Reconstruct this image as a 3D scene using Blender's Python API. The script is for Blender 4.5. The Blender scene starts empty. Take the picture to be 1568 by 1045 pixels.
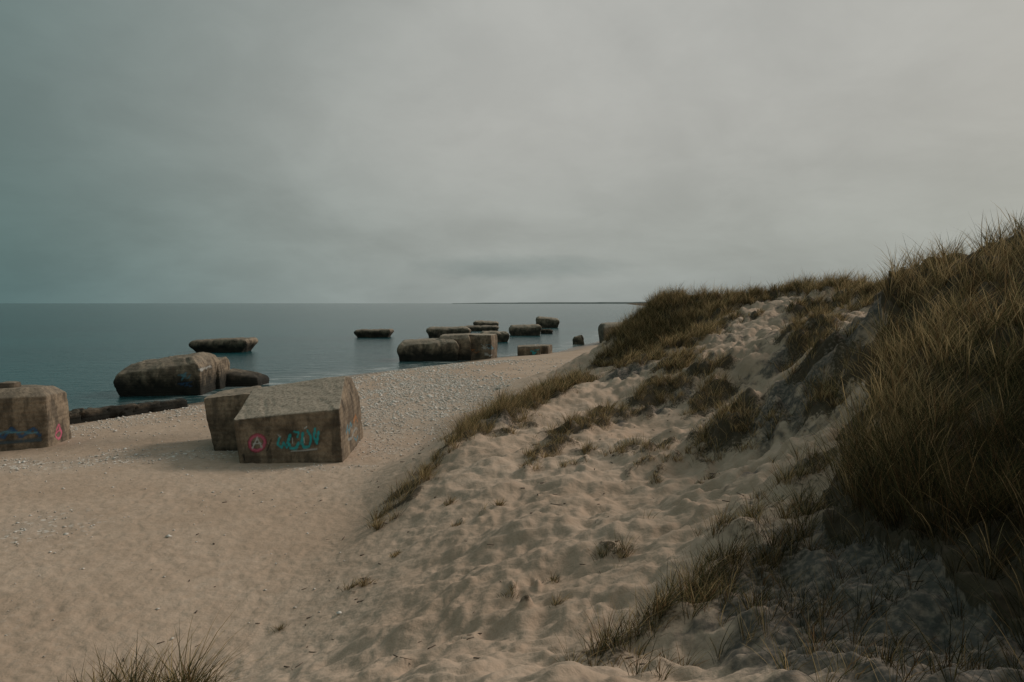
import bpy, math, numpy as np
from mathutils import Vector
rng=np.random.default_rng(7)
scene=bpy.context.scene
scene.view_settings.view_transform='Standard'; scene.view_settings.look='None'; scene.view_settings.exposure=0
EYE=7.0; F=1100.0
# ------------------------------------------------------------------ noise
def h2(ix,iy,s):
    h=(ix*374761393+iy*668265263+s*974634777)&0xffffffff
    h=((h^(h>>13))*1274126177)&0xffffffff
    h=((h^(h>>15))*2246822519)&0xffffffff
    return ((h^(h>>16))&0xffffffff)/4294967296.0
def gn(x,y,s=0):
    ix=np.floor(x).astype(np.int64); iy=np.floor(y).astype(np.int64); fx=x-ix; fy=y-iy
    def g(a,b):
        t=h2(ix+a,iy+b,s)*6.28318; return np.cos(t)*(fx-a)+np.sin(t)*(fy-b)
    u=fx**3*(fx*(fx*6-15)+10); v=fy**3*(fy*(fy*6-15)+10)
    return ((g(0,0)*(1-u)+g(1,0)*u)*(1-v)+(g(0,1)*(1-u)+g(1,1)*u)*v)*1.5
def fbm(x,y,o=4,s=0):
    r=0;a=1.0
    for i in range(o):
        r=r+a*gn(x,y,s+i*17); x=x*2.03+3.1; y=y*2.03+1.7; a*=.5
    return r
def cell(x,y,s=0):
    ix=np.floor(x).astype(np.int64); iy=np.floor(y).astype(np.int64)
    best=np.full(np.shape(x),9.0)
    for a in(-1,0,1):
        for b in(-1,0,1):
            px=ix+a+h2(ix+a,iy+b,s); py=iy+b+h2(ix+a,iy+b,s+5)
            best=np.minimum(best,(px-x)**2+(py-y)**2)
    return np.sqrt(best)
def sst(a,b,x):
    t=np.clip((x-a)/(b-a),0,1); return t*t*(3-2*t)
# ------------------------------------------------------------------ terrain
SY=np.array([-400,-40,15,40,49,70,92,101,137,296,1290,9000.]); SX=np.array([-330,-80,-45,-27,-22,-15,-2,6,17.6,54,250,1400.])
def sdist(x,y):
    return (x-np.interp(y,SY,SX)+0.8*gn(y/9.0,y*0+.3,3))*0.82
def beach(x,y):
    s=sdist(x,y)
    return np.where(s>0,1.0*(1-np.exp(-np.maximum(s,0)/7)),np.maximum(s*0.07,-3.0))
def P(u,v,d): return ((u-784)/F*d, d, EYE-(v-464)/F*d)
C=[(600,775,19),(620,745,20.5),(700,675,24),(740,635,29),(800,610,35),(850,590,42),(900,563,58),(935,545,64),
(700,900,11),(560,960,11.6),(800,800,14),(750,720,19.5),(900,700,20),(1000,850,10),(850,1000,7.5),(1050,760,14),(1200,705,15),(960,650,27),(1100,650,24),
(700,1045,7.2),(500,1045,9.2),(850,900,10),(1150,615,26),(1130,525,33),(1200,480,38),(1250,452,42),(1180,450,46),(1300,440,42),(1370,442,36),
(1020,464,48),(1080,460,47),(988,490,51),(970,522,53),(1000,545,44),(1060,515,41),(1185,600,26),(1225,600,22.5),(1235,520,27),(1290,570,24.5),(1290,490,33),
(1350,520,15.5),(1390,440,18),(1470,435,15.5),(1568,440,13.5),(1290,640,12.5),(1250,730,10.6),(1230,800,9),(1100,840,9),(920,1000,7),(1200,920,7),(1100,1010,6),
(1400,850,6.8),(1500,1000,5),(1568,800,6.8),(1568,610,9.3),(1450,680,9),(1450,540,12)]
cp=[P(*c) for c in C]
cp+=[(2,3,4.9),(0,0,5.2),(-2.2,4.6,4.35),(-3,7,2.6),(5,0,6.0),(12,2,7.0),(20,12,7.8),(14,20,7.7),(28,30,8.5),(24,50,7.5),(20,62,7.0),(35,70,7.),(25,90,6.5),(40,40,8),(40,10,8.),(-3,-4,5.2),(6,-10,6.5),(20,-10,8),(40,-10,8),(-9,-8,4)]
Z0=[(-8,10),(-8,15),(-7,20),(-5.3,23),(-4.2,28),(-3.8,31),(-2.9,40),(-2.6,49),(.9,60),(5,74),(8.7,85),(-4.0,19.5),(-4.9,16.5),(-5.2,13.5),(-5.6,11.2),(-15,10),(-15,20),(-15,30),(-12,45),(-10,60),(-2,75),(3,90),(-30,5),(-30,25),(-25,45),(-8,6.5),(-20,-5),(14,95),(-6,35)]
cx=np.array([c[0] for c in cp]+[z[0] for z in Z0],float); cy=np.array([c[1] for c in cp]+[z[1] for z in Z0],float)
cz=np.array([c[2] for c in cp]); cd=np.concatenate([cz-beach(cx[:len(cp)],cy[:len(cp)]),np.zeros(len(Z0))])
cc=1.3
A=np.sqrt((cx[:,None]-cx)**2+(cy[:,None]-cy)**2+cc*cc); n=len(cx)
M=np.zeros((n+1,n+1)); M[:n,:n]=A-np.eye(n)*0.12; M[:n,n]=1; M[n,:n]=1
W=np.linalg.solve(M,np.append(cd,0))
def dune(x,y):
    x=np.asarray(x,float); y=np.asarray(y,float)
    r=np.full(x.shape,W[n])
    for i in range(n): r=r+W[i]*np.sqrt((x-cx[i])**2+(y-cy[i])**2+cc*cc)
    r=np.where(r>0.25,r,0.25*np.exp(np.clip((r-0.25)/0.25,-8,0)))-0.0001
    an=7.0*sst(24,46,sdist(x,y))*(1+0.15*gn(x/22,y/22,9))
    b=np.maximum(sst(62,90,y),np.maximum(sst(30,42,x),sst(4,16,-y)))
    b=np.maximum(b,sst(18,30,-x))
    return r*(1-b)+an*b
def base(x,y): return beach(x,y)+dune(x,y)
def hit(u,v):
    t=np.linspace(3,130,2600); x=(u-784)/F*t; z=EYE-(v-464)/F*t
    g=base(x,t)-z; k=np.where(g>=0)[0]
    k=k[0] if len(k) else int(np.argmax(g[:1500]))
    return float(x[k]),float(t[k])
# grass hummocks: photo survey -> ground position, radius (m), density, blade length
GB=[(735,655,1.1,1,.8),(765,642,1.1,1,.8),(795,627,1.1,1,.75),(830,612,1.2,1,.75),(870,592,1.5,1,.8),(702,683,.6,.8,.55),(628,748,.6,1,.6),(602,778,.5,.9,.5),(586,803,.35,.7,.45),(648,722,.45,.7,.45),(680,698,.4,.6,.45),(720,668,.8,1,.7),
(850,682,.5,.8,.45),(900,652,.8,1,.55),(872,667,.7,1,.5),(820,702,.45,.7,.35),(930,640,.8,1,.5),(765,665,.5,.7,.45),(800,650,.6,.7,.5),(835,690,.5,.8,.4),
(1000,610,.9,1,.55),(1025,597,.8,.9,.6),(1105,655,.7,1,.5),(1125,668,.6,.9,.45),(1095,598,.8,1,.6),(1060,640,.5,.7,.4),(960,692,.5,.8,.4),(1000,690,.5,.7,.4),(1085,625,.7,.9,.5),(1140,660,.5,.7,.4),(985,640,.5,.7,.45),(1040,620,.5,.7,.45),(1080,570,.8,.9,.6),
(975,520,1.6,1,.9),(1000,495,2,1,1.),(1040,480,2.2,1,1.05),(1052,530,1.7,1,.9),(1010,535,1.8,1,.9),(1085,488,1.6,1,.9),(1075,515,1.0,1,.8),(1120,465,1.8,1,.85),(1160,460,1.4,.9,.7),(950,545,1.6,1,.8),(925,558,1,.9,.6),(985,560,1.4,.9,.7),(1030,565,.9,.9,.6),(1050,553,.8,.9,.6),(1110,495,.9,.9,.6),(965,500,1.6,1,.9),(1010,465,1.8,1,1.),
(1240,448,1.6,1,.95),(1280,447,1.6,1,.95),(1330,452,1.6,1,.75),(1365,455,1.5,1,.75),(1232,480,1.0,1,.6),(1255,500,1.0,1,.6),(1270,475,1.0,1,.6),(1240,525,.9,.9,.55),(1220,510,.8,.9,.5),(1150,490,.7,.7,.4),(1330,475,1.1,1,.6),(1200,450,1.2,.9,.8),(1290,530,.5,.6,.4),(1270,600,.7,.8,.45),(1285,620,.6,.8,.45),(1225,550,.7,.8,.45),(1250,555,.7,.8,.45),(1262,640,.5,.8,.45),
(935,848,.26,1.6,.32),(845,927,.12,1.5,.2),(563,893,.12,1,.25),(1085,905,.3,.9,.45),(1035,955,.35,1,.45),(990,975,.3,.9,.42),(920,1010,.3,.9,.4),(1125,825,.35,.8,.4),(1160,790,.3,.7,.35),(1060,930,.35,.9,.45),(1180,760,.3,.6,.35),
(1150,880,.35,.7,.4),(1200,850,.4,.8,.45),(1215,790,.4,.8,.45),(1230,740,.4,.9,.45),(1130,940,.3,.6,.4),(1100,870,.25,.7,.35),(1010,1020,.25,.6,.35),(950,990,.25,.8,.4),
(1060,690,.3,.9,.35),(1030,705,.22,.8,.3),(1090,705,.25,.8,.3),(940,700,.3,.8,.3),(985,715,.2,.8,.25),(900,690,.3,.8,.35),(870,715,.25,.7,.3),(1150,700,.25,.7,.3),(1180,680,.3,.8,.35),(1120,640,.4,.9,.4),(810,715,.3,.8,.3),(1000,740,.18,.7,.22),(1080,745,.18,.7,.22),(690,770,.12,.7,.2),(760,780,.12,.7,.2),(700,800,.1,.7,.18),(540,900,.1,.7,.2),(605,850,.1,.6,.18),(430,965,.08,.7,.15),(780,910,.1,.6,.16),(850,880,.1,.6,.16)]
blobs=[(*hit(u,v),r,dn,L) for u,v,r,dn,L in GB]
blobs+=[(-2.25,4.35,.30,3.4,.48),(-2.65,4.55,.3,3.4,.46),(-2.95,4.7,.25,2.6,.40),(-1.95,4.25,.2,2.2,.34)]
# sod faces: darker, root-bound sand laid bare on the steep parts
SF=[(1215,610,1.3),(1190,575,.9),(1235,650,.9),(1225,530,1.0),(1240,580,1.2),(1110,675,.8),(1145,660,.6),(1000,635,.8),(1040,610,.8),(1080,560,.9),(960,575,1.2),(1250,470,1.1),(1330,500,1.2),(880,665,.6),(760,655,.8),(940,650,.6),(840,697,.4)]
sods=[(*hit(u,v),r) for u,v,r in SF]
poly=np.array([(9.9,18.6),(8.3,16.0),(6.3,12.8),(5.0,10.7),(4.05,9.0),(3.8,7.8),(3.8,6.6),(3.6,5.2),(3.2,3.5),(4,-1),(16,-1),(30,14),(26,32),(20,34),(15.5,29),(12.5,22.5)],float)
def inpoly(x,y):
    x=np.asarray(x);r=np.zeros(x.shape,bool);m=len(poly)
    for i in range(m):
        x1,y1=poly[i];x2,y2=poly[(i+1)%m]
        c=((y1>y)!=(y2>y))
        with np.errstate(all='ignore'): xi=(x2-x1)*(y-y1)/(y2-y1+1e-12)+x1
        r^=c&(x<xi)
    return r
def gmask(x,y):
    wx=x+.7*gn(x*.9,y*.9,71)*np.clip(y/12,.3,1); wy=y+.7*gn(x*.9,y*.9,72)*np.clip(y/12,.3,1)
    g=np.where(inpoly(wx,wy),1.0,0.0)
    for bx,by,r,dn,L in blobs:
        g=np.maximum(g,min(dn,1)*(1 if r>=.5 else .62)*np.exp(-(((wx-bx)**2+(wy-by)**2)/(r*r*1.1))**1.5))
    far=sst(85,100,y)*sst(24,32,sdist(x,y))*sst(-.2,.2,gn(x/4,y/4,33))
    right=sst(12,16,x)*sst(8,0,y)+sst(30,34,x)
    return np.clip(np.maximum(g,np.maximum(far,right*.9)),0,1)
def sodm(x,y):
    wx=x+.6*gn(x*1.0,y*1.0,171); wy=y+.6*gn(x*1.0,y*1.0,172); g=0*x
    for bx,by,r in sods: g=np.maximum(g,np.exp(-(((wx-bx)**2+(wy-by)**2)/(r*r*1.1))**1.5))
    return g
def height(x,y,g=None):
    if g is None: g=gmask(x,y)
    D=dune(x,y); s=sdist(x,y); z=beach(x,y)+D
    m=sst(.3,1.6,D); dist=np.hypot(x,y); nearf=1-sst(55,110,dist)
    land=sst(0.5,4,s)
    z=z+m*(0.20*fbm(x*.55,y*.55,3,11)+0.06*fbm(x*2.1,y*2.1,2,23))
    rug=m*sst(1.6,3.0,D)*sst(9,15,dist)
    rn=np.abs(fbm(x*.7+2,y*.7,4,41))
    z=z+rug*0.60*(np.minimum(rn,.55)-.25)*nearf
    z=z+sodm(x,y)*m*(.24*fbm(x*1.5,y*1.5,3,47)+.10)
    fade=np.clip(1.2-dist/60,0,1)
    # trampled, wind-worked sand
    wxx=x+.25*gn(x*1.3,y*1.3,201); wyy=y+.25*gn(x*1.3,y*1.3,202)
    f1=cell(wxx*2.1,wyy*2.1,2)
    dens=sst(-.15,.3,gn(x*.35,y*.35,55))
    z=z-land*fade*dens*(1-g)*0.055*np.exp(-(f1/.36)**2)*(.5+.5*m)
    rp=gn(wxx*2.2+wyy*.6,wyy*5.2-wxx*1.2,301)
    z=z+land*fade*(1-g)*(.042*np.abs(rp)+.013*fbm(wxx*4.5,wyy*6,2,303))*(.6+.55*m)
    z=z+land*fade*0.022*fbm(x*2.4,y*2.4,3,66)
    z=z+fade*m*.10*sst(2.0,3.2,D)*fbm(x*3,y*3,3,81)*np.exp(-(((x-3.3)/2.0)**2+((y-6.5)/3.2)**2)**1.5)
    z=z+g*m*(0.26+0.14*fbm(x*1.6,y*1.6,2,91))*np.where((x>2.5)&(y<13),.6,1.)
    return z
def mk(name,V,Q=None,T=None,mat=None,smooth=True,attrs=None,cols=None):
    me=bpy.data.meshes.new(name)
    nq=0 if Q is None else len(Q); nt=0 if T is None else len(T)
    me.vertices.add(len(V)); me.vertices.foreach_set('co',np.asarray(V,np.float32).ravel())
    li=[];st=[]
    if nq: li.append(np.asarray(Q).ravel()); st.append(np.arange(nq)*4)
    if nt: li.append(np.asarray(T).ravel()); st.append(nq*4+np.arange(nt)*3)
    li=np.concatenate(li).astype(np.int32); st=np.concatenate(st).astype(np.int32)
    me.loops.add(len(li)); me.loops.foreach_set('vertex_index',li)
    me.polygons.add(nq+nt); me.polygons.foreach_set('loop_start',st)
    me.update(calc_edges=True); me.validate()
    if smooth: me.polygons.foreach_set('use_smooth',np.ones(len(me.polygons),bool))
    for k,a in (attrs or {}).items():
        at=me.attributes.new(k,'FLOAT','POINT'); at.data.foreach_set('value',np.asarray(a,np.float32))
    for k,a in (cols or {}).items():
        at=me.attributes.new(k,'FLOAT_COLOR','POINT'); at.data.foreach_set('color',np.asarray(a,np.float32).ravel())
    if mat: me.materials.append(mat)
    ob=bpy.data.objects.new(name,me); scene.collection.objects.link(ob); return ob
# ------------------------------------------------------------------ material helpers
class NT:
    def __init__(s,nt): s.t=nt; nt.nodes.clear()
    def n(s,ty,**k):
        nd=s.t.nodes.new(ty)
        for a,b in k.items(): setattr(nd,a,b)
        return nd
    def l(s,a,b): s.t.links.new(a,b)
    def put(s,sock,v):
        if isinstance(v,bpy.types.NodeSocket): s.l(v,sock)
        else: sock.default_value=v
    def math(s,op,a,b=0.0,clamp=False):
        nd=s.n('ShaderNodeMath',operation=op,use_clamp=clamp); s.put(nd.inputs[0],a); s.put(nd.inputs[1],b); return nd.outputs[0]
    def mix(s,f,a,b,mode='MIX'):
        nd=s.n('ShaderNodeMix',data_type='RGBA',blend_type=mode); s.put(nd.inputs[0],f)
        for i,v in((6,a),(7,b)):
            if isinstance(v,tuple): v=(*v,1) if len(v)==3 else v
            s.put(nd.inputs[i],v)
        return nd.outputs[2]
    def ramp(s,f,a,b,lo=0.,hi=1.):
        nd=s.n('ShaderNodeMapRange',interpolation_type='SMOOTHSTEP'); s.put(nd.inputs[0],f)
        nd.inputs[1].default_value=a; nd.inputs[2].default_value=b; nd.inputs[3].default_value=lo; nd.inputs[4].default_value=hi; return nd.outputs[0]
    def noise(s,vec,scale,detail=4,rough=.55,dist=0.):
        nd=s.n('ShaderNodeTexNoise'); nd.inputs['Scale'].default_value=scale; nd.inputs['Detail'].default_value=detail
        nd.inputs['Roughness'].default_value=rough; nd.inputs['Distortion'].default_value=dist; s.l(vec,nd.inputs['Vector']); return nd.outputs[0]
def newmat(name):
    m=bpy.data.materials.new(name); m.use_nodes=True; return m,NT(m.node_tree)
def attr(N,name,col=False):
    nd=N.n('ShaderNodeAttribute',attribute_name=name); return nd.outputs['Color'] if col else nd.outputs['Fac']
# sand
sand,N=newmat('sand')
pos=N.n('ShaderNodeNewGeometry').outputs['Position']
n1=N.noise(pos,.25,3); n2=N.noise(pos,3,4); n3=N.noise(pos,60,2,.7); n4=N.noise(pos,14,3,.6)
col=N.mix(N.ramp(n1,.3,.7),(.475,.345,.250),(.575,.440,.335))
col=N.mix(N.ramp(n2,.35,.7,0,.45),col,(.39,.28,.20))
col=N.mix(N.ramp(n3,.3,.75,0,.25),col,(.33,.25,.185))
gm=attr(N,'grassy'); wet=attr(N,'wet'); sh=attr(N,'shelly'); dk=attr(N,'humus_shade')
vo=N.n('ShaderNodeTexVoronoi'); vo.inputs['Scale'].default_value=5; N.l(pos,vo.inputs['Vector'])
spk=N.math('MULTIPLY',N.ramp(vo.outputs['Distance'],.38,.25),N.ramp(N.noise(pos,1.6,3,.65),.45,.54))
col=N.mix(N.math('MULTIPLY',sh,.35),col,(.39,.34,.29))
col=N.mix(N.math('MULTIPLY',spk,sh,True),col,(.70,.65,.58))
col=N.mix(N.math('MULTIPLY',wet,.8),col,(.15,.11,.075))
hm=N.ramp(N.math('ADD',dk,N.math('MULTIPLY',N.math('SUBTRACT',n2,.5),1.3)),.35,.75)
col=N.mix(N.math('MULTIPLY',hm,N.ramp(n4,.3,.6,.6,1.)),col,(.100,.092,.080))  # humus colour, also used for the painted shade on the near slope
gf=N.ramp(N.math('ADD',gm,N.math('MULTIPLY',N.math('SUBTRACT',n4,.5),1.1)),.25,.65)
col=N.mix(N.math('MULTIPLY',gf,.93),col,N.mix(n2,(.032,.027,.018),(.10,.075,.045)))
b=N.n('ShaderNodeBsdfPrincipled'); N.l(col,b.inputs['Base Color']); N.l(N.ramp(wet,0,1,.95,.35),b.inputs['Roughness']); b.inputs['Specular IOR Level'].default_value=.2
bp=N.n('ShaderNodeBump'); bp.inputs['Strength'].default_value=.7; bp.inputs['Distance'].default_value=.05
hh=N.math('ADD',N.noise(pos,7,4,.55),N.math('MULTIPLY',n3,.10)); N.l(hh,bp.inputs['Height']); N.l(bp.outputs[0],b.inputs['Normal'])
o=N.n('ShaderNodeOutputMaterial'); N.l(b.outputs[0],o.inputs[0])
# water
water,N=newmat('sea_water')
pos=N.n('ShaderNodeNewGeometry').outputs['Position']
mp=N.n('ShaderNodeMapping'); mp.inputs['Rotation'].default_value=(0,0,math.radians(35)); mp.inputs['Scale'].default_value=(.35,1,1); N.l(pos,mp.inputs[0]); wv=mp.outputs[0]
w1=N.noise(wv,.8,4,.6); w2=N.noise(wv,.04,3,.5)
col=N.mix(N.ramp(w2,.35,.65),(.008,.058,.066),(.016,.086,.095))
sw=attr(N,'shallow'); col=N.mix(sw,col,(.09,.14,.135))
fo=N.math('MULTIPLY',attr(N,'surf'),N.ramp(N.noise(wv,.8,4,.7),.48,.62)); col=N.mix(N.math('MULTIPLY',fo,.75),col,(.55,.56,.54))
b=N.n('ShaderNodeBsdfPrincipled'); N.l(col,b.inputs['Base Color']); b.inputs['Roughness'].default_value=.16; b.inputs['IOR'].default_value=1.33; b.inputs['Specular IOR Level'].default_value=.42
bp=N.n('ShaderNodeBump'); bp.inputs['Strength'].default_value=.9; bp.inputs['Distance'].default_value=.42; N.l(w1,bp.inputs['Height']); N.l(bp.outputs[0],b.inputs['Normal'])
o=N.n('ShaderNodeOutputMaterial'); N.l(b.outputs[0],o.inputs[0])
# grass
grassm,N=newmat('marram_blades')
c=attr(N,'tint',True); d1=N.n('ShaderNodeBsdfDiffuse'); N.l(c,d1.inputs[0]); d2=N.n('ShaderNodeBsdfTranslucent'); N.l(c,d2.inputs[0])
ms=N.n('ShaderNodeMixShader'); ms.inputs[0].default_value=.4; N.l(d1.outputs[0],ms.inputs[1]); N.l(d2.outputs[0],ms.inputs[2])
o=N.n('ShaderNodeOutputMaterial'); N.l(ms.outputs[0],o.inputs[0])
# concrete
conc,N=newmat('weathered_concrete')
g=N.n('ShaderNodeNewGeometry'); pos=g.outputs['Position']
sx=N.n('ShaderNodeSeparateXYZ'); N.l(pos,sx.inputs[0]); sn=N.n('ShaderNodeSeparateXYZ'); N.l(g.outputs['Normal'],sn.inputs[0])
m1=N.noise(pos,1.0,6,.65,.4); m2=N.noise(pos,9,5,.7)
mp=N.n('ShaderNodeMapping'); mp.inputs['Scale'].default_value=(1.5,1.5,.5); N.l(pos,mp.inputs[0]); m3=N.noise(mp.outputs[0],1.3,5,.6)
col=N.mix(N.ramp(m1,.35,.65),(.12,.092,.066),(.33,.255,.180))
col=N.mix(N.ramp(m2,.4,.75,0,.6),col,(.10,.082,.062))
col=N.mix(N.math('MULTIPLY',N.ramp(m3,.48,.62),.6),col,(.045,.04,.033))
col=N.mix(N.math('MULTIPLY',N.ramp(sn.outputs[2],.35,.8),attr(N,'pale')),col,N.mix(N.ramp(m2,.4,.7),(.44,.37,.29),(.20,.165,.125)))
bz=N.math('ADD',sx.outputs[2],N.math('MULTIPLY',N.math('SUBTRACT',m1,.5),1.6))
col=N.mix(N.math('MULTIPLY',N.ramp(bz,1.9,.6),attr(N,'algae')),col,(.020,.020,.017))
pc=N.n('ShaderNodeAttribute',attribute_name='paint')
pal=N.math('MULTIPLY',pc.outputs['Alpha'],N.ramp(m2,.72,.50,.35,.95))
col=N.mix(pal,col,pc.outputs['Color'])
b=N.n('ShaderNodeBsdfPrincipled'); N.l(col,b.inputs['Base Color']); b.inputs['Roughness'].default_value=.92; b.inputs['Specular IOR Level'].default_value=.2
wvn=N.n('ShaderNodeTexWave',wave_type='BANDS',bands_direction='Z'); wvn.inputs['Scale'].default_value=1.6; wvn.inputs['Distortion'].default_value=.6; N.l(pos,wvn.inputs['Vector'])
bp=N.n('ShaderNodeBump'); bp.inputs['Strength'].default_value=.7; bp.inputs['Distance'].default_value=.05
N.l(N.math('ADD',N.math('ADD',m2,N.math('MULTIPLY',m1,.8)),N.math('MULTIPLY',wvn.outputs[1],.3)),bp.inputs['Height']); N.l(bp.outputs[0],b.inputs['Normal'])
o=N.n('ShaderNodeOutputMaterial'); N.l(b.outputs[0],o.inputs[0])
def simple(name,c1,c2,sc=20):
    m,N=newmat(name); pos=N.n('ShaderNodeNewGeometry').outputs['Position']
    b=N.n('ShaderNodeBsdfPrincipled'); N.l(N.mix(N.ramp(N.noise(pos,sc,3),.35,.65),c1,c2),b.inputs['Base Color']); b.inputs['Roughness'].default_value=.85
    o=N.n('ShaderNodeOutputMaterial'); N.l(b.outputs[0],o.inputs[0]); return m
shellm=simple('shell',(.78,.74,.68),(.46,.41,.35),3); twigm=simple('twig',(.07,.05,.035),(.14,.10,.07),5)
landm=simple('far_land',(.07,.10,.10),(.10,.13,.125),.01)
# ------------------------------------------------------------------ ground sheet
th=np.radians(np.concatenate([np.linspace(-180,-45,70,endpoint=False),np.linspace(-45,45,800,endpoint=False),np.linspace(45,180,70,endpoint=False)]))
rr=np.concatenate([np.geomspace(.4,3,24,endpoint=False),np.geomspace(3,90,640,endpoint=False),np.geomspace(90,12000,110)])
R,TH=np.meshgrid(rr,th,indexing='ij'); X=(R*np.sin(TH)).ravel(); Y=(R*np.cos(TH)).ravel()
G=gmask(X,Y); Z=height(X,Y,G)
nr,na=R.shape; idx=np.arange(nr*na).reshape(nr,na); nx=np.roll(idx,-1,axis=1)
Q=np.stack([idx[:-1],nx[:-1],nx[1:],idx[1:]],-1).reshape(-1,4)[:, ::-1]
V=np.stack([X,Y,Z],1); V=np.vstack([V,[0,0,float(height(np.array([0.]),np.array([0.]))[0])]])
T=np.stack([np.full(na,len(V)-1),nx[0],idx[0]],-1)[:, ::-1]
sd=sdist(X,Y)
def shellmask(x,y):
    s=sdist(x,y); d=dune(x,y)
    a=np.exp(-(((x+5.5)/5.5)**2+((y-46)/15)**2)**1.5)
    b_=np.exp(-((y-29.0)/1.5)**2)*np.exp(-((x+12.8)/3.4)**2)
    c_=np.exp(-((y-26.8-.35*(x+17.5))/1.3)**2)*np.exp(-((x+18.5)/5)**2)*1.2
    d_=np.exp(-((x+13.)**2/3+(y-19)**2/3))*.5; e_=np.exp(-((s-6)/4)**2)*.35*(y>30)
    f_=np.exp(-((y-29-.9*(x+5))/1.0)**2)*np.exp(-((x+4.3)/1.8)**2)*.9
    g_=np.exp(-((y-26.2)/.5)**2)*np.exp(-((x+8)/3)**2)*.8
    r=np.maximum.reduce([a,b_,c_,d_,e_,f_,g_,.04+0*x])*(1-sst(.25,.7,d))*sst(.8,2.5,s)
    return np.clip(r*(1.15+1.1*fbm(x*.6,y*.35,3,5)),0,1)
SM=shellmask(X,Y); WET=(1-sst(.5,4.5,sd+gn(X/3,Y/3,4)*1.2))
WET=np.maximum(WET,.5*np.exp(-((Y-31-.35*(X+19))/2.)**2)*np.exp(-((X+19)/7)**2))
HU_SHADE=np.clip(sst(2.2,3.0,dune(X,Y))*sst(-.1,.5,fbm(X*.9,Y*.9,3,14)+.15)*.45,0,1)
HU_SHADE=np.maximum(HU_SHADE,np.exp(-(((X-4.0)/2.6)**2+((Y-5.6)/3.8)**2)**1.8)*1.)  # painted shade: dark ellipse on the near right slope
HU_SHADE=np.maximum(HU_SHADE,sodm(X,Y)*.80)
app=lambda a,v=0.: np.append(a,v)
ground=mk('ground',V,Q,T,sand,True,dict(grassy=app(G),wet=app(WET),shelly=app(SM),humus_shade=app(HU_SHADE)))
# ------------------------------------------------------------------ sea
th2=np.radians(np.linspace(-180,180,721)[:-1]); r2=np.concatenate([[1.],np.geomspace(12,400,200),np.geomspace(450,40000,30)])
R2,T2=np.meshgrid(r2,th2,indexing='ij'); X2=(R2*np.sin(T2)).ravel();Y2=(R2*np.cos(T2)).ravel()
nr,na=R2.shape; idx=np.arange(nr*na).reshape(nr,na); nx=np.roll(idx,-1,axis=1)
Q=np.stack([idx[1:],nx[1:],nx[:-1],idx[:-1]],-1).reshape(-1,4)
s2=sdist(X2,Y2)
sea=mk('sea',np.stack([X2,Y2,0.012*fbm(X2*.5,Y2*.5,2,3)*(R2.ravel()<300)],1),Q,None,water,True,dict(shallow=np.exp(np.minimum(s2,0)/4)*.7,surf=np.exp(-((s2+2.2)/2.2)**2)))
# distant headland
t=np.linspace(0,1,200); hx=-700+t*3200; hy=8200-2800*t**1.5
hz=6+ (6+14*t)*sst(0,.15,t)*(.75+.35*gn(t*14,t*0,4)+.15*gn(t*60,t*0,5))
V=np.concatenate([np.stack([hx,hy,hx*0-3],1),np.stack([hx+20,hy+60,hz],1),np.stack([hx+900,hy+1500,hz+2],1)])
i=np.arange(199); mk('distant_headland',V,np.concatenate([np.stack([i,i+1,i+201,i+200],1),np.stack([i+200,i+201,i+401,i+400],1)]),None,landm)
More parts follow.
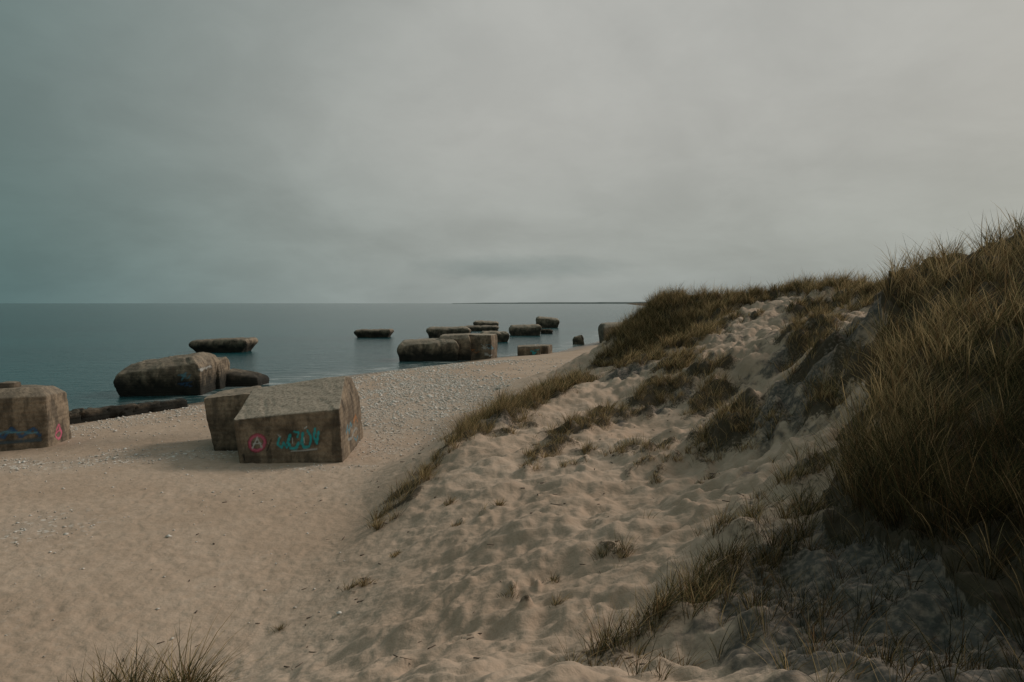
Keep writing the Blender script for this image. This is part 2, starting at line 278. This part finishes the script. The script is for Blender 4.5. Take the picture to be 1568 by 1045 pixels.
# ------------------------------------------------------------------ bunkers
def loft(rings,cellsz,seed=0,amp=.04,smooth=2,rough=1.0):
    rings=[np.array(r,float) for r in rings]
    L01=max(np.linalg.norm(r[1]-r[0]) for r in rings); L12=max(np.linalg.norm(r[2]-r[1]) for r in rings)
    a=max(3,int(L01/cellsz)); b_=max(3,int(L12/cellsz)); cnt=[a,b_,a,b_]
    def loop(r):
        out=[]
        for k in range(4):
            for j in range(cnt[k]): out.append(r[k]+(r[(k+1)%4]-r[k])*j/cnt[k])
        return np.array(out)
    rows=[]
    for i in range(len(rings)-1):
        m=max(2,int(np.max(np.linalg.norm(rings[i+1]-rings[i],axis=1))/cellsz))
        l0,l1=loop(rings[i]),loop(rings[i+1])
        for j in range(m): rows.append(l0+(l1-l0)*j/m)
    rows.append(loop(rings[-1])); nrow=len(rows); nl=len(rows[0])
    V=list(np.concatenate(rows)); Q=[]
    ii=np.arange(nrow*nl).reshape(nrow,nl); nn=np.roll(ii,-1,axis=1)
    Q=list(np.stack([ii[:-1],nn[:-1],nn[1:],ii[1:]],-1).reshape(-1,4))
    for top in (True,False):
        r=rings[-1] if top else rings[0]; off=(nrow-1)*nl if top else 0
        g=-np.ones((a+1,b_+1),int)
        for i in range(a+1):
            g[i,0]=off+i; g[i,b_]=off+(a+b_+(a-i))
        for j in range(b_+1):
            g[a,j]=off+a+j; g[0,j]=off+((2*a+b_+(b_-j))%nl)
        for i in range(1,a):
            for j in range(1,b_):
                u,v=i/a,j/b_
                p=r[0]*(1-u)*(1-v)+r[1]*u*(1-v)+r[2]*u*v+r[3]*(1-u)*v
                g[i,j]=len(V); V.append(p)
        for i in range(a):
            for j in range(b_):
                q=[g[i,j],g[i+1,j],g[i+1,j+1],g[i,j+1]]
                Q.append(q if top else q[::-1])
    V=np.array(V); Q=np.array(Q)
    E=np.concatenate([Q[:,[0,1]],Q[:,[1,2]],Q[:,[2,3]],Q[:,[3,0]]])
    for _ in range(smooth):
        acc=np.zeros_like(V); c=np.zeros(len(V))
        np.add.at(acc,E[:,0],V[E[:,1]]); np.add.at(c,E[:,0],1); np.add.at(acc,E[:,1],V[E[:,0]]); np.add.at(c,E[:,1],1)
        V=V*.4+.6*acc/c[:,None]
    fn=np.cross(V[Q[:,2]]-V[Q[:,0]],V[Q[:,3]]-V[Q[:,1]]); vn=np.zeros_like(V)
    for k in range(4): np.add.at(vn,Q[:,k],fn)
    vn/=np.linalg.norm(vn,axis=1)[:,None]+1e-9
    x,y,z=V.T; s=seed*13
    nz=(fbm(x*.8+y*.3,z*.9+y*.5,4,s)+fbm(y*.9-x*.2,z*.7+x*.4,4,s+3))*.5
    chip=np.minimum(0,fbm(x*2.2+y,z*2.2-y,3,s+9)+.25)
    V=V+vn*(amp*nz+amp*1.2*chip*rough)[:,None]
    return V,Q
def strokes_paint(V,mask,U,W_,strokes,paint):
    # U,W_: wall coordinates (m) of every vertex; strokes: (polyline,width,colour)
    for pts,w,c in strokes:
        pts=np.array(pts,float)
        dmin=np.full(len(V),9.)
        for p,q in zip(pts[:-1],pts[1:]):
            d=q-p; t=np.clip(((U-p[0])*d[0]+(W_-p[1])*d[1])/(d@d+1e-9),0,1)
            dmin=np.minimum(dmin,np.hypot(U-p[0]-t*d[0],W_-p[1]-t*d[1]))
        a=np.clip((w-dmin)/.025+.5,0,1)*mask
        k=a>0.02
        paint[k,:3]=paint[k,:3]*(1-a[k,None])+np.array(c)*a[k,None]; paint[k,3]=np.maximum(paint[k,3],a[k])
def bunker(name,parts,paintfn=None,pale=.8,algae=0.,ang=35):
    Vs=[];Qs=[];o=0
    for V,Q in parts: Vs.append(V);Qs.append(Q+o);o+=len(V)
    V=np.concatenate(Vs);Q=np.concatenate(Qs); pt=np.zeros((len(V),4))
    if paintfn: paintfn(V,pt)
    ctr=np.array([*V[:,:2].mean(0),V[:,2].min()])
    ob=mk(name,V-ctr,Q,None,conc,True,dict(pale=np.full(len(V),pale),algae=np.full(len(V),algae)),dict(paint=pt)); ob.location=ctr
    ob.data.set_sharp_from_angle(angle=math.radians(ang)); return ob
def circ(cx,cz,r,n=18,a0=0,a1=360): return [(cx+r*math.cos(math.radians(a0+(a1-a0)*i/n)),cz+r*math.sin(math.radians(a0+(a1-a0)*i/n))) for i in range(n+1)]
TEAL=(.04,.40,.43); PINK=(.58,.13,.21); WHT=(.55,.55,.52); BLK=(.02,.02,.02); LB=(.12,.30,.38); ORG=(.45,.2,.08); BLU=(.04,.10,.20)
# main beach bunker (gabled block)
r0=[(-10.15,27,.2),(-6.32,27,.2),(-6.6,32.3,.2),(-10.6,32.3,.2)]
r1=[(-10.48,27,2.61),(-6.5,27.05,3.02),(-6.85,32.2,2.86),(-11.0,32.2,2.4)]
r2=[(-10.85,30.2,3.43),(-7.0,30.2,3.96),(-6.98,31.3,3.76),(-10.85,31.3,3.25)]
def pm(V,pt):
    x,y,z=V.T; m=(y<27.35)&(z<2.95); u=x+10.3; w=z-.9-.06*u
    S=[(circ(.72,.80,.27),.05,PINK),([(.55,.62),(.72,1.0),(.9,.62)],.035,WHT),([(.58,.78),(.86,.78)],.03,WHT),(circ(.72,.80,.34,18),.025,(.35,.06,.10)),
       ([(1.55,.95),(1.48,.7),(1.63,.56),(1.70,.75),(1.82,.56)],.05,TEAL),([(1.95,1.02),(1.87,.75),(1.98,.52),(2.17,.5),(2.27,.7)],.065,TEAL),([(2.1,1.14),(2.28,1.10),(2.22,.92)],.045,TEAL),
       ([(2.43,1.07),(2.39,.7),(2.48,.52),(2.66,.55)],.06,TEAL),([(2.60,1.15),(2.74,.92),(2.71,.62)],.05,TEAL),([(2.89,1.2),(2.85,.9),(2.96,.65),(3.02,1.08)],.055,TEAL),([(2.0,.40),(2.95,.43)],.03,WHT),([(1.5,1.06),(1.6,.98)],.03,WHT),([(2.50,1.24),(2.58,1.3)],.035,WHT),([(2.03,.9),(2.05,.7)],.02,WHT),([(2.47,.9),(2.5,.7)],.02,WHT),
       ([(.2,.4),(.25,.2)],.03,BLK),([(1.1,.5),(1.25,.9)],.02,BLK)]
    strokes_paint(V,m*1.,u,w,S,pt)
    m2=(x>-7.1)&(z<3.1)&(y>27.3); S2=[([(28.2,1.9),(28.6,2.1),(28.9,1.8),(29.3,2.1),(29.7,1.9)],.09,LB),([(28.4,1.6),(29.2,1.5),(30.4,1.7),(30.9,1.6)],.07,(.35,.36,.34)),([(30.2,2.0),(30.8,2.2),(31.1,1.9)],.08,ORG),([(29.9,1.4),(30.3,1.2),(30.9,1.3)],.06,LB)]
    strokes_paint(V,m2*.8,y,z,S2,pt)
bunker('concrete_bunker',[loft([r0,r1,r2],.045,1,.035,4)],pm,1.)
# slab leaning behind it
r0=[(-12.0,29.2,.2),(-9.6,29.5,.2),(-9.9,32.6,.2),(-12.6,32.6,.2)]
r1=[(-12.62,29.3,3.15),(-10.75,29.5,3.3),(-11.2,32.1,3.34),(-12.95,32.1,3.1)]
bunker('concrete_slab',[loft([r0,r1],.08,2,.05,2)],None,.5,1.)
# left bunker
r0=[(-25.5,27.8,.2),(-19.55,30.4,.2),(-20.1,32.9,.2),(-26,33,.2)]
r1=[(-25.5,27.8,2.9),(-19.7,30.4,3.05),(-20.25,32.7,2.95),(-26,33,2.8)]
r2=[(-25.4,28.3,3.4),(-20.1,30.7,3.42),(-20.6,32.3,3.3),(-26,32.5,3.3)]
def pl(V,pt):
    x,y,z=V.T; u=x+22; w=z-.9
    m=(x<-19.75)&(y<31.2)
    S=[([(-.2,.5),(.1,.9),(.3,.5),(.6,.95),(.9,.5),(1.2,.9),(1.5,.5),(1.9,.85),(2.1,.5)],.07,BLU),([(-.2,.3),(2.1,.35)],.09,(.07,.10,.12)),([(0,.75),(.5,.7),(1.,.75),(2.,.65)],.04,LB)]
    strokes_paint(V,m*1.,u,w,S,pt)
    strokes_paint(V,(x>-20.3)*1.,y-31,z-.9,[(circ(.5,.45,.28),.07,PINK),([(.2,.45),(.8,.5)],.06,PINK)],pt)
cap=loft([[(-21.9,30.3,3.3),(-21.2,30.6,3.3),(-21.4,31.4,3.3),(-22.0,31.2,3.3)],[(-21.8,30.4,3.62),(-21.25,30.7,3.6),(-21.4,31.3,3.6),(-21.9,31.1,3.62)]],.08,5,.03,2)
bunker('concrete_bunker',[loft([r0,r1,r2],.07,3,.05,3),cap],pl,.4)
# low sea wall
r0=[(-25.2,37.6,-.5),(-20.4,45.4,-.5),(-21.0,45.9,-.5),(-25.9,38.1,-.5)]
r1=[(-25.2,37.6,1.15),(-20.5,45.4,.92),(-21.0,45.8,.92),(-25.9,38.1,1.15)]
bunker('concrete_seawall',[loft([r0,r1],.14,6,.14,2,2.)],None,.2,1.)
def blk(u0,u1,vt,vb,zb=0.,depth=4.,yaw=0.,tilt=0.,pitch=0.,inset=.12,under=.1,seed=1,cell=.16,amp=.09,sm=3,doff=0.,flare=.0):
    d=(EYE-zb)*F/(vb-464)+doff; Wd=(u1-u0)/F*d; H=(vb-vt)/F*d; cxx=((u0+u1)/2-784)/F*d
    L=Wd/2
    def ring(s,z,sy=None): 
        sy=s if sy is None else sy; return [(-L*s,-depth/2*sy,z),(L*s,-depth/2*sy,z),(L*s,depth/2*sy,z),(-L*s,depth/2*sy,z)]
    rings=[ring(1-under,-.6),ring(1-under*.5,H*.25),ring(1+flare,H*.62),ring(1-inset*.25,H*.84),ring(1-inset,H*1.0,1-inset*1.6)]
    V,Q=loft(rings,cell,seed,amp,sm)
    x,y,z=V.T.copy(); t=math.radians(tilt); x,z=x*math.cos(t)+z*math.sin(t),-x*math.sin(t)+z*math.cos(t)
    p=math.radians(pitch); y,z=y*math.cos(p)-z*math.sin(p),y*math.sin(p)+z*math.cos(p)
    a=math.radians(yaw); x,y=x*math.cos(a)-y*math.sin(a),x*math.sin(a)+y*math.cos(a)
    return np.stack([x+cxx,y+d+depth/2,z+zb],1),Q
def pg(seed,xr,cols):
    def f(V,pt):
        r=np.random.default_rng(seed); x,y,z=V.T
        for c in cols:
            x0=r.uniform(*xr); z0=r.uniform(.7,1.8)
            pts=[(x0+r.uniform(-.7,.7),z0+r.uniform(-.3,.3)) for _ in range(6)]
            strokes_paint(V,np.full(len(V),.85),x,z,[(pts,.06,c)],pt)
    return f
# tilted bunker in the surf
A1=blk(176,305,549,604,0,5,6,-8,4,.26,.12,11,.11,.10,3,-1.,flare=.02)
A2=blk(282,332,546,590,0,3.6,8,-4,2,.12,.05,12,.1,.08,3,-3)
A3=blk(312,394,553,575,0,3.,0,9,0,.4,.0,13,.12,.08,2,-9)
bunker('concrete_bunker',[A1,A2,A3],pg(3,(-24.8,-22.3),[BLU,WHT,LB,BLU]),.35,.95)
bunker('concrete_bunker',[blk(288,378,520,540,0,5,0,-2,0,.10,.30,21,.2,.14,2)],None,.3,.9)
bunker('concrete_bunker',[blk(541,598,505,517,0,5,0,-1,0,.10,.26,22,.25,.15,2)],None,.5,.8)
B1=blk(607,700,521,553,0,6,4,-3,0,.16,.06,31,.14,.11,3,flare=.02)
B2=blk(672,722,512,551,0,5,0,-3,0,.12,.06,32,.13,.08,2,-1.)
B3=blk(714,757,513,552,0.,4,-10,1,0,.06,.02,33,.12,.05,2,.5)
bunker('concrete_bunker',[B1,B2],None,.7,.95)
bunker('concrete_bunker',[B3],pg(5,(-5.,-2.6),[WHT,LB,WHT,ORG]),1.,.1)
for i,a in enumerate([(652,720,501,517,4,0,0),(708,764,499,507,5,0,0),(724,763,492,503,5,2,0),(735,778,508,524,4,0,8),(779,830,498,514,5,-2,0),(820,856,486,502,6,6,0)]):
    bunker('concrete_bunker',[blk(a[0],a[1],a[2],a[3],0,a[4],a[6],a[5],0,.2,.16,40+i,.25,.2,2)],None,.8,.6)
bunker('concrete_bunker',[blk(793,828,530,547,.25,3.5,0,-3,0,.05,.0,51,.12,.05,2),blk(815,844,529,545,.25,3.2,-14,0,0,.05,.0,52,.12,.05,2)],pg(9,(1.,3.3),[TEAL,WHT,TEAL]),.6,.2)
bunker('concrete_bunker',[blk(925,985,495,526,.4,8,0,-3,0,.14,.06,61,.2,.10,2)],None,.8,.2)
bunker('boulder',[blk(879,894,514,525,.25,1.5,0,-6,0,.4,-.05,62,.15,.25,4)],None,.2,.3)
bunker('boulder',[blk(828,846,504,511,0,2.5,0,4,0,.4,.1,63,.2,.3,3)],None,.2,.8)
# ------------------------------------------------------------------ grass
def blades(px,py,n_each,L,spread,wid,kind):
    """tufts at px,py (arrays) each with n_each blades"""
    k=np.repeat(np.arange(len(px)),n_each); m=len(k)
    az=rng.uniform(0,2*np.pi,m); rad=np.abs(rng.normal(0,1,m))*spread[k]
    bx=px[k]+np.cos(az)*rad*.6; by=py[k]+np.sin(az)*rad*.6
    out=np.clip(rad/(spread[k]*1.6),0,1)
    az2=az+rng.normal(0,.6,m)
    ln=L[k]*rng.uniform(.5,1.12,m)*rng.choice([1,1,1,1.25],m)
    lean=.08+.30*out+rng.uniform(0,.25,m); bend=rng.uniform(.05,.75,m)
    hx=np.cos(az2);hy=np.sin(az2)
    return dict(x=bx,y=by,hx=hx,hy=hy,ln=ln,lean=lean,bend=bend,w=wid[k]*rng.uniform(.6,1.3,m),kind=kind[k])
def build_grass(name,sets):
    D={q:np.concatenate([s[q] for s in sets]) for q in('x','y','hx','hy','ln','lean','bend','w','kind')}
    m=len(D['x']); z=height(D['x'],D['y'])-.03
    wf=.7+.9*gn(D['x']*.4,D['y']*.4,501); wx=.05*wf; wy=-.04*wf
    tl=np.array([0,.33,.68,1.]); P_=np.zeros((m,4,3))
    for j,t in enumerate(tl):
        hor=D['ln']*(D['lean']*t*.8+D['bend']*t*t*.8)
        P_[:,j,0]=D['x']+D['hx']*hor+wx*D['ln']*t*t*3; P_[:,j,1]=D['y']+D['hy']*hor+wy*D['ln']*t*t*3
        P_[:,j,2]=z+D['ln']*(t*np.sqrt(np.clip(1-D['lean']**2*.6,.1,1))-D['bend']*t*t*.42)
    tw=rng.uniform(0,np.pi,m); sxv=np.cos(tw);syv=np.sin(tw)
    wl=[.8,1.,.7,0]; V=np.zeros((m,7,3)); c=0
    tt=np.zeros(7)
    for j in range(3):
        off=np.stack([sxv*D['w']*wl[j]/2,syv*D['w']*wl[j]/2,0*tw],1)
        V[:,c]=P_[:,j]-off; V[:,c+1]=P_[:,j]+off; tt[c:c+2]=tl[j]; c+=2
    V[:,6]=P_[:,3]; tt[6]=1
    b0=np.arange(m)*7
    Q=np.concatenate([np.stack([b0,b0+1,b0+3,b0+2],1),np.stack([b0+2,b0+3,b0+5,b0+4],1)]); T=np.stack([b0+4,b0+5,b0+6],1)
    straw=np.array([.66,.49,.26]); olive=np.array([.200,.175,.078]); green=np.array([.060,.072,.036]); brown=np.array([.27,.165,.080])
    r=rng.uniform(0,1,m); kd=D['kind']
    cl=np.where((r<.08+.66*kd)[:,None],straw,np.where((r<.40+.55*kd)[:,None],olive,green)); cl=np.where((rng.uniform(0,1,m)<.20)[:,None],brown,cl)
    # shade painted into the blade tint at the foot of the near dune
    shade_foot=(D['x']>2.2)&(D['y']<14); f=np.where(shade_foot,.40+.60*sst(6.5,10.8,D['y']+.8*gn(D['x'],D['y'],77)),1.)
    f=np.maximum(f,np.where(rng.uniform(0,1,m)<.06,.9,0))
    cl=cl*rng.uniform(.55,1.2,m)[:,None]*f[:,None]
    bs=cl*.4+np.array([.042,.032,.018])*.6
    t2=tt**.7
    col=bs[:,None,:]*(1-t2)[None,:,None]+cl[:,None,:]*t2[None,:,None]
    col=np.concatenate([col,np.ones((m,7,1))],2)
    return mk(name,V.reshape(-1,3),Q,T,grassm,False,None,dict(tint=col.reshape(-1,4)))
# dense near dune
cand=rng.uniform([1.5,1],[26,34],(26000,2)); ok=gmask(cand[:,0],cand[:,1])>.5
ok&=inpoly(cand[:,0],cand[:,1]); cand=cand[ok]
dd=np.hypot(cand[:,0],cand[:,1]); ang=np.abs(np.degrees(np.arctan2(cand[:,0],cand[:,1])))
pr=np.where(dd<9,.72,np.where(dd<14,.55,np.where(dd<20,.28,.09)))
keep=(ang<58)&(rng.uniform(0,1,len(dd))<pr*(.55+1.0*sst(-.3,.3,gn(cand[:,0]*.9,cand[:,1]*.9,61)))); cand=cand[keep]; dd=dd[keep]
kn=np.clip(-.10+.85*sst(7.5,11.5,cand[:,1])+.8*gn(cand[:,0]*.5,cand[:,1]*.5,62),0,1)  # straw share drops toward the foot, adding to its painted shade
ne=np.where(dd<12,42,26)
S=[blades(cand[:,0],cand[:,1],ne,np.where(dd<6,.55,.80)*rng.uniform(.65,1.2,len(dd)),np.full(len(dd),.15),np.where(dd<12,.0065,.011),kn)]
# hummocks
px=[];py=[];LL=[];nn_=[];ww=[];kk=[];sp=[]
for bx,by,r,dn,L in blobs:
    d=math.hypot(bx,by); small=r<.5
    nt=max(4,int(dn*math.pi*r*r*(30 if small else (12 if d<35 else 8))))
    a=rng.uniform(0,6.283,nt); q=np.sqrt(rng.uniform(0,1,nt))*r*1.0
    px.append(bx+np.cos(a)*q); py.append(by+np.sin(a)*q); LL.append(L*rng.uniform(.55,1.15,nt)); nn_.append(np.full(nt,26))
    ww.append(np.full(nt,.006 if d<14 else (.010 if d<32 else .017))); kk.append(np.clip(rng.normal(.4 if d<14 else .75,.25,nt),0,1)); sp.append(np.full(nt,.08 if small else .17))
cat=np.concatenate
S.append(blades(cat(px),cat(py),cat(nn_).astype(int),cat(LL),cat(sp),cat(ww),cat(kk)))
# sparse singles over dune
c2=rng.uniform([-3,3],[18,60],(10000,2)); g2=gmask(c2[:,0],c2[:,1]); d2=dune(c2[:,0],c2[:,1])
k2=((g2>.12)&(g2<.5)&(rng.uniform(0,1,10000)<.7))|((d2>1.9)&(rng.uniform(0,1,10000)<.05)&(gn(c2[:,0]*.5,c2[:,1]*.5,7)>0)); c2=c2[k2]
S.append(blades(c2[:,0],c2[:,1],np.full(len(c2),9),rng.uniform(.14,.34,len(c2)),np.full(len(c2),.08),np.full(len(c2),.008),np.full(len(c2),.6)))
# thin growth on the dark slope by the path
c4=rng.uniform([1.8,3.2],[5.,9.],(260,2)); S.append(blades(c4[:,0],c4[:,1],np.full(len(c4),16),rng.uniform(.18,.5,len(c4)),np.full(len(c4),.06),np.full(len(c4),.005),np.full(len(c4),.3)))
# far dunes
c3=rng.uniform([20,85],[90,170],(5000,2)); g3=gmask(c3[:,0],c3[:,1]); c3=c3[g3>.5]
S.append(blades(c3[:,0],c3[:,1],np.full(len(c3),8),rng.uniform(.5,.8,len(c3)),np.full(len(c3),.35),np.full(len(c3),.04),np.full(len(c3),.6)))
build_grass('marram_grass',S)
# ------------------------------------------------------------------ shells and twigs
c=rng.uniform([-26,12],[8,80],(130000,2)); s=shellmask(c[:,0],c[:,1]); k=rng.uniform(0,1,len(c))<s*.65*np.clip(c[:,1]/34,.4,1); c=c[k]
m=len(c); z=height(c[:,0],c[:,1]); sz=rng.lognormal(-3.05,.45,m)*np.clip(c[:,1]/38,.6,1.6)
o6=np.array([(1,0,0),(0,1,0),(-1,0,0),(0,-1,0),(0,0,.5),(0,0,-.3)],float)
a=rng.uniform(0,6.28,m); el=rng.uniform(.5,1,m)
bx=o6[None,:,0]*sz[:,None]; by=o6[None,:,1]*(sz*el)[:,None]
V=np.stack([c[:,0,None]+bx*np.cos(a)[:,None]-by*np.sin(a)[:,None],c[:,1,None]+bx*np.sin(a)[:,None]+by*np.cos(a)[:,None],z[:,None]+.01+o6[None,:,2]*sz[:,None]],-1)
b0=np.arange(m)*6; tri=[(0,1,4),(1,2,4),(2,3,4),(3,0,4),(1,0,5),(2,1,5),(3,2,5),(0,3,5)]
T=np.concatenate([np.stack([b0+i,b0+j,b0+k_],1) for i,j,k_ in tri]); mk('beach_shells',V.reshape(-1,3),None,T,shellm,False)
c=rng.uniform([-9,6],[10,30],(7000,2)); d=dune(c[:,0],c[:,1]); w=np.exp(-((d-.5)/.3)**2)*.10+sst(.8,2,d)*.16*sst(-.1,.4,gn(c[:,0]*.7,c[:,1]*.7,19))+.001
c=c[rng.uniform(0,1,len(c))<w]; m=len(c); z=height(c[:,0],c[:,1])+.008
a=rng.uniform(0,6.28,m); L=rng.lognormal(-3.0,.45,m); t=rng.uniform(.003,.008,m)*np.clip(c[:,1]/12,.8,1.6); ex=np.array([(-1,-1,-1),(1,-1,-1),(1,1,-1),(-1,1,-1),(-1,-1,1),(1,-1,1),(1,1,1),(-1,1,1)],float)
lx=ex[None,:,0]*L[:,None]; ly=ex[None,:,1]*t[:,None]
V=np.stack([c[:,0,None]+lx*np.cos(a)[:,None]-ly*np.sin(a)[:,None],c[:,1,None]+lx*np.sin(a)[:,None]+ly*np.cos(a)[:,None],z[:,None]+ex[None,:,2]*t[:,None]],-1)
b0=np.arange(m)*8; Q=np.concatenate([np.stack([b0+i for i in f],1) for f in[(0,3,2,1),(4,5,6,7),(0,1,5,4),(1,2,6,5),(2,3,7,6),(3,0,4,7)]])
mk('driftwood_twigs',V.reshape(-1,3),Q,None,twigm,False)
# ------------------------------------------------------------------ sky and light
SUN_AZ=math.radians(60); SUN_EL=math.radians(33)   # azimuth from +Y toward +X
w=bpy.data.worlds.new('World'); scene.world=w; w.use_nodes=True; N=NT(w.node_tree)
sky=N.n('ShaderNodeTexSky',sky_type='NISHITA'); sky.sun_disc=False; sky.sun_elevation=SUN_EL; sky.sun_rotation=SUN_AZ; sky.air_density=1.5; sky.dust_density=4
bg1=N.n('ShaderNodeBackground'); N.l(sky.outputs[0],bg1.inputs[0]); bg1.inputs[1].default_value=.06
tc=N.n('ShaderNodeTexCoord').outputs['Generated']; sp_=N.n('ShaderNodeSeparateXYZ'); N.l(tc,sp_.inputs[0]); dx,dy,dz=sp_.outputs
zz=N.math('ADD',N.math('MAXIMUM',dz,0.),.32)
cb=N.n('ShaderNodeCombineXYZ'); N.l(N.math('DIVIDE',dx,zz),cb.inputs[0]); N.l(N.math('DIVIDE',dy,zz),cb.inputs[1]); pv=cb.outputs[0]
c1=N.noise(pv,1.0,6,.52,.6); c2=N.noise(pv,3.6,5,.6,.3)
side=N.math('ADD',N.math('MULTIPLY',dx,.95),N.math('MULTIPLY',dy,.40))
base_=N.mix(N.ramp(side,-.40,.44),(.125,.185,.177),(.425,.425,.395))
hz=N.mix(N.ramp(side,-.40,.44),(.085,.160,.160),(.320,.348,.330))
cl=N.mix(N.ramp(dz,.0,.26),hz,base_)
tone=N.math('ADD',N.math('MULTIPLY',N.ramp(c1,.33,.67),.17),N.math('MULTIPLY',N.ramp(c2,.3,.7),.08))
vm=N.n('ShaderNodeVectorMath',operation='SCALE'); N.l(cl,vm.inputs[0]); N.l(N.math('ADD',tone,.90),vm.inputs['Scale'])
# low dark cloud bank above the horizon
ex_=N.math('MULTIPLY',dx,6.5); ez=N.math('MULTIPLY',N.math('SUBTRACT',dz,.050),55.)
rad=N.math('ADD',N.math('MULTIPLY',ex_,ex_),N.math('MULTIPLY',ez,ez)); bank=N.math('MULTIPLY',N.ramp(N.math('ADD',rad,N.math('MULTIPLY',c2,1.6)),2.2,.3),N.math('GREATER_THAN',dy,0.))
fin=N.mix(N.math('MULTIPLY',bank,.6),vm.outputs[0],(.19,.235,.23))
bg2=N.n('ShaderNodeBackground'); N.l(fin,bg2.inputs[0]); bg2.inputs[1].default_value=1.
ms=N.n('ShaderNodeMixShader'); ms.inputs[0].default_value=.92; N.l(bg1.outputs[0],ms.inputs[1]); N.l(bg2.outputs[0],ms.inputs[2])
o=N.n('ShaderNodeOutputWorld'); N.l(ms.outputs[0],o.inputs[0])
sl=bpy.data.lights.new('sun','SUN'); sl.energy=1.5; sl.angle=math.radians(14); sl.color=(1,.91,.81)
so=bpy.data.objects.new('sun',sl); scene.collection.objects.link(so)
dv=Vector((math.sin(SUN_AZ)*math.cos(SUN_EL),math.cos(SUN_AZ)*math.cos(SUN_EL),math.sin(SUN_EL))); so.rotation_euler=dv.to_track_quat('Z','Y').to_euler(); so.location=dv*50
cam=bpy.data.cameras.new('camera'); co=bpy.data.objects.new('camera',cam); scene.collection.objects.link(co); scene.camera=co
co.location=(0,0,EYE); co.rotation_euler=(math.radians(90),0,0); cam.sensor_width=36; cam.lens=F/1568*36; cam.shift_y=-58/1568; cam.clip_end=60000; cam.clip_start=.1
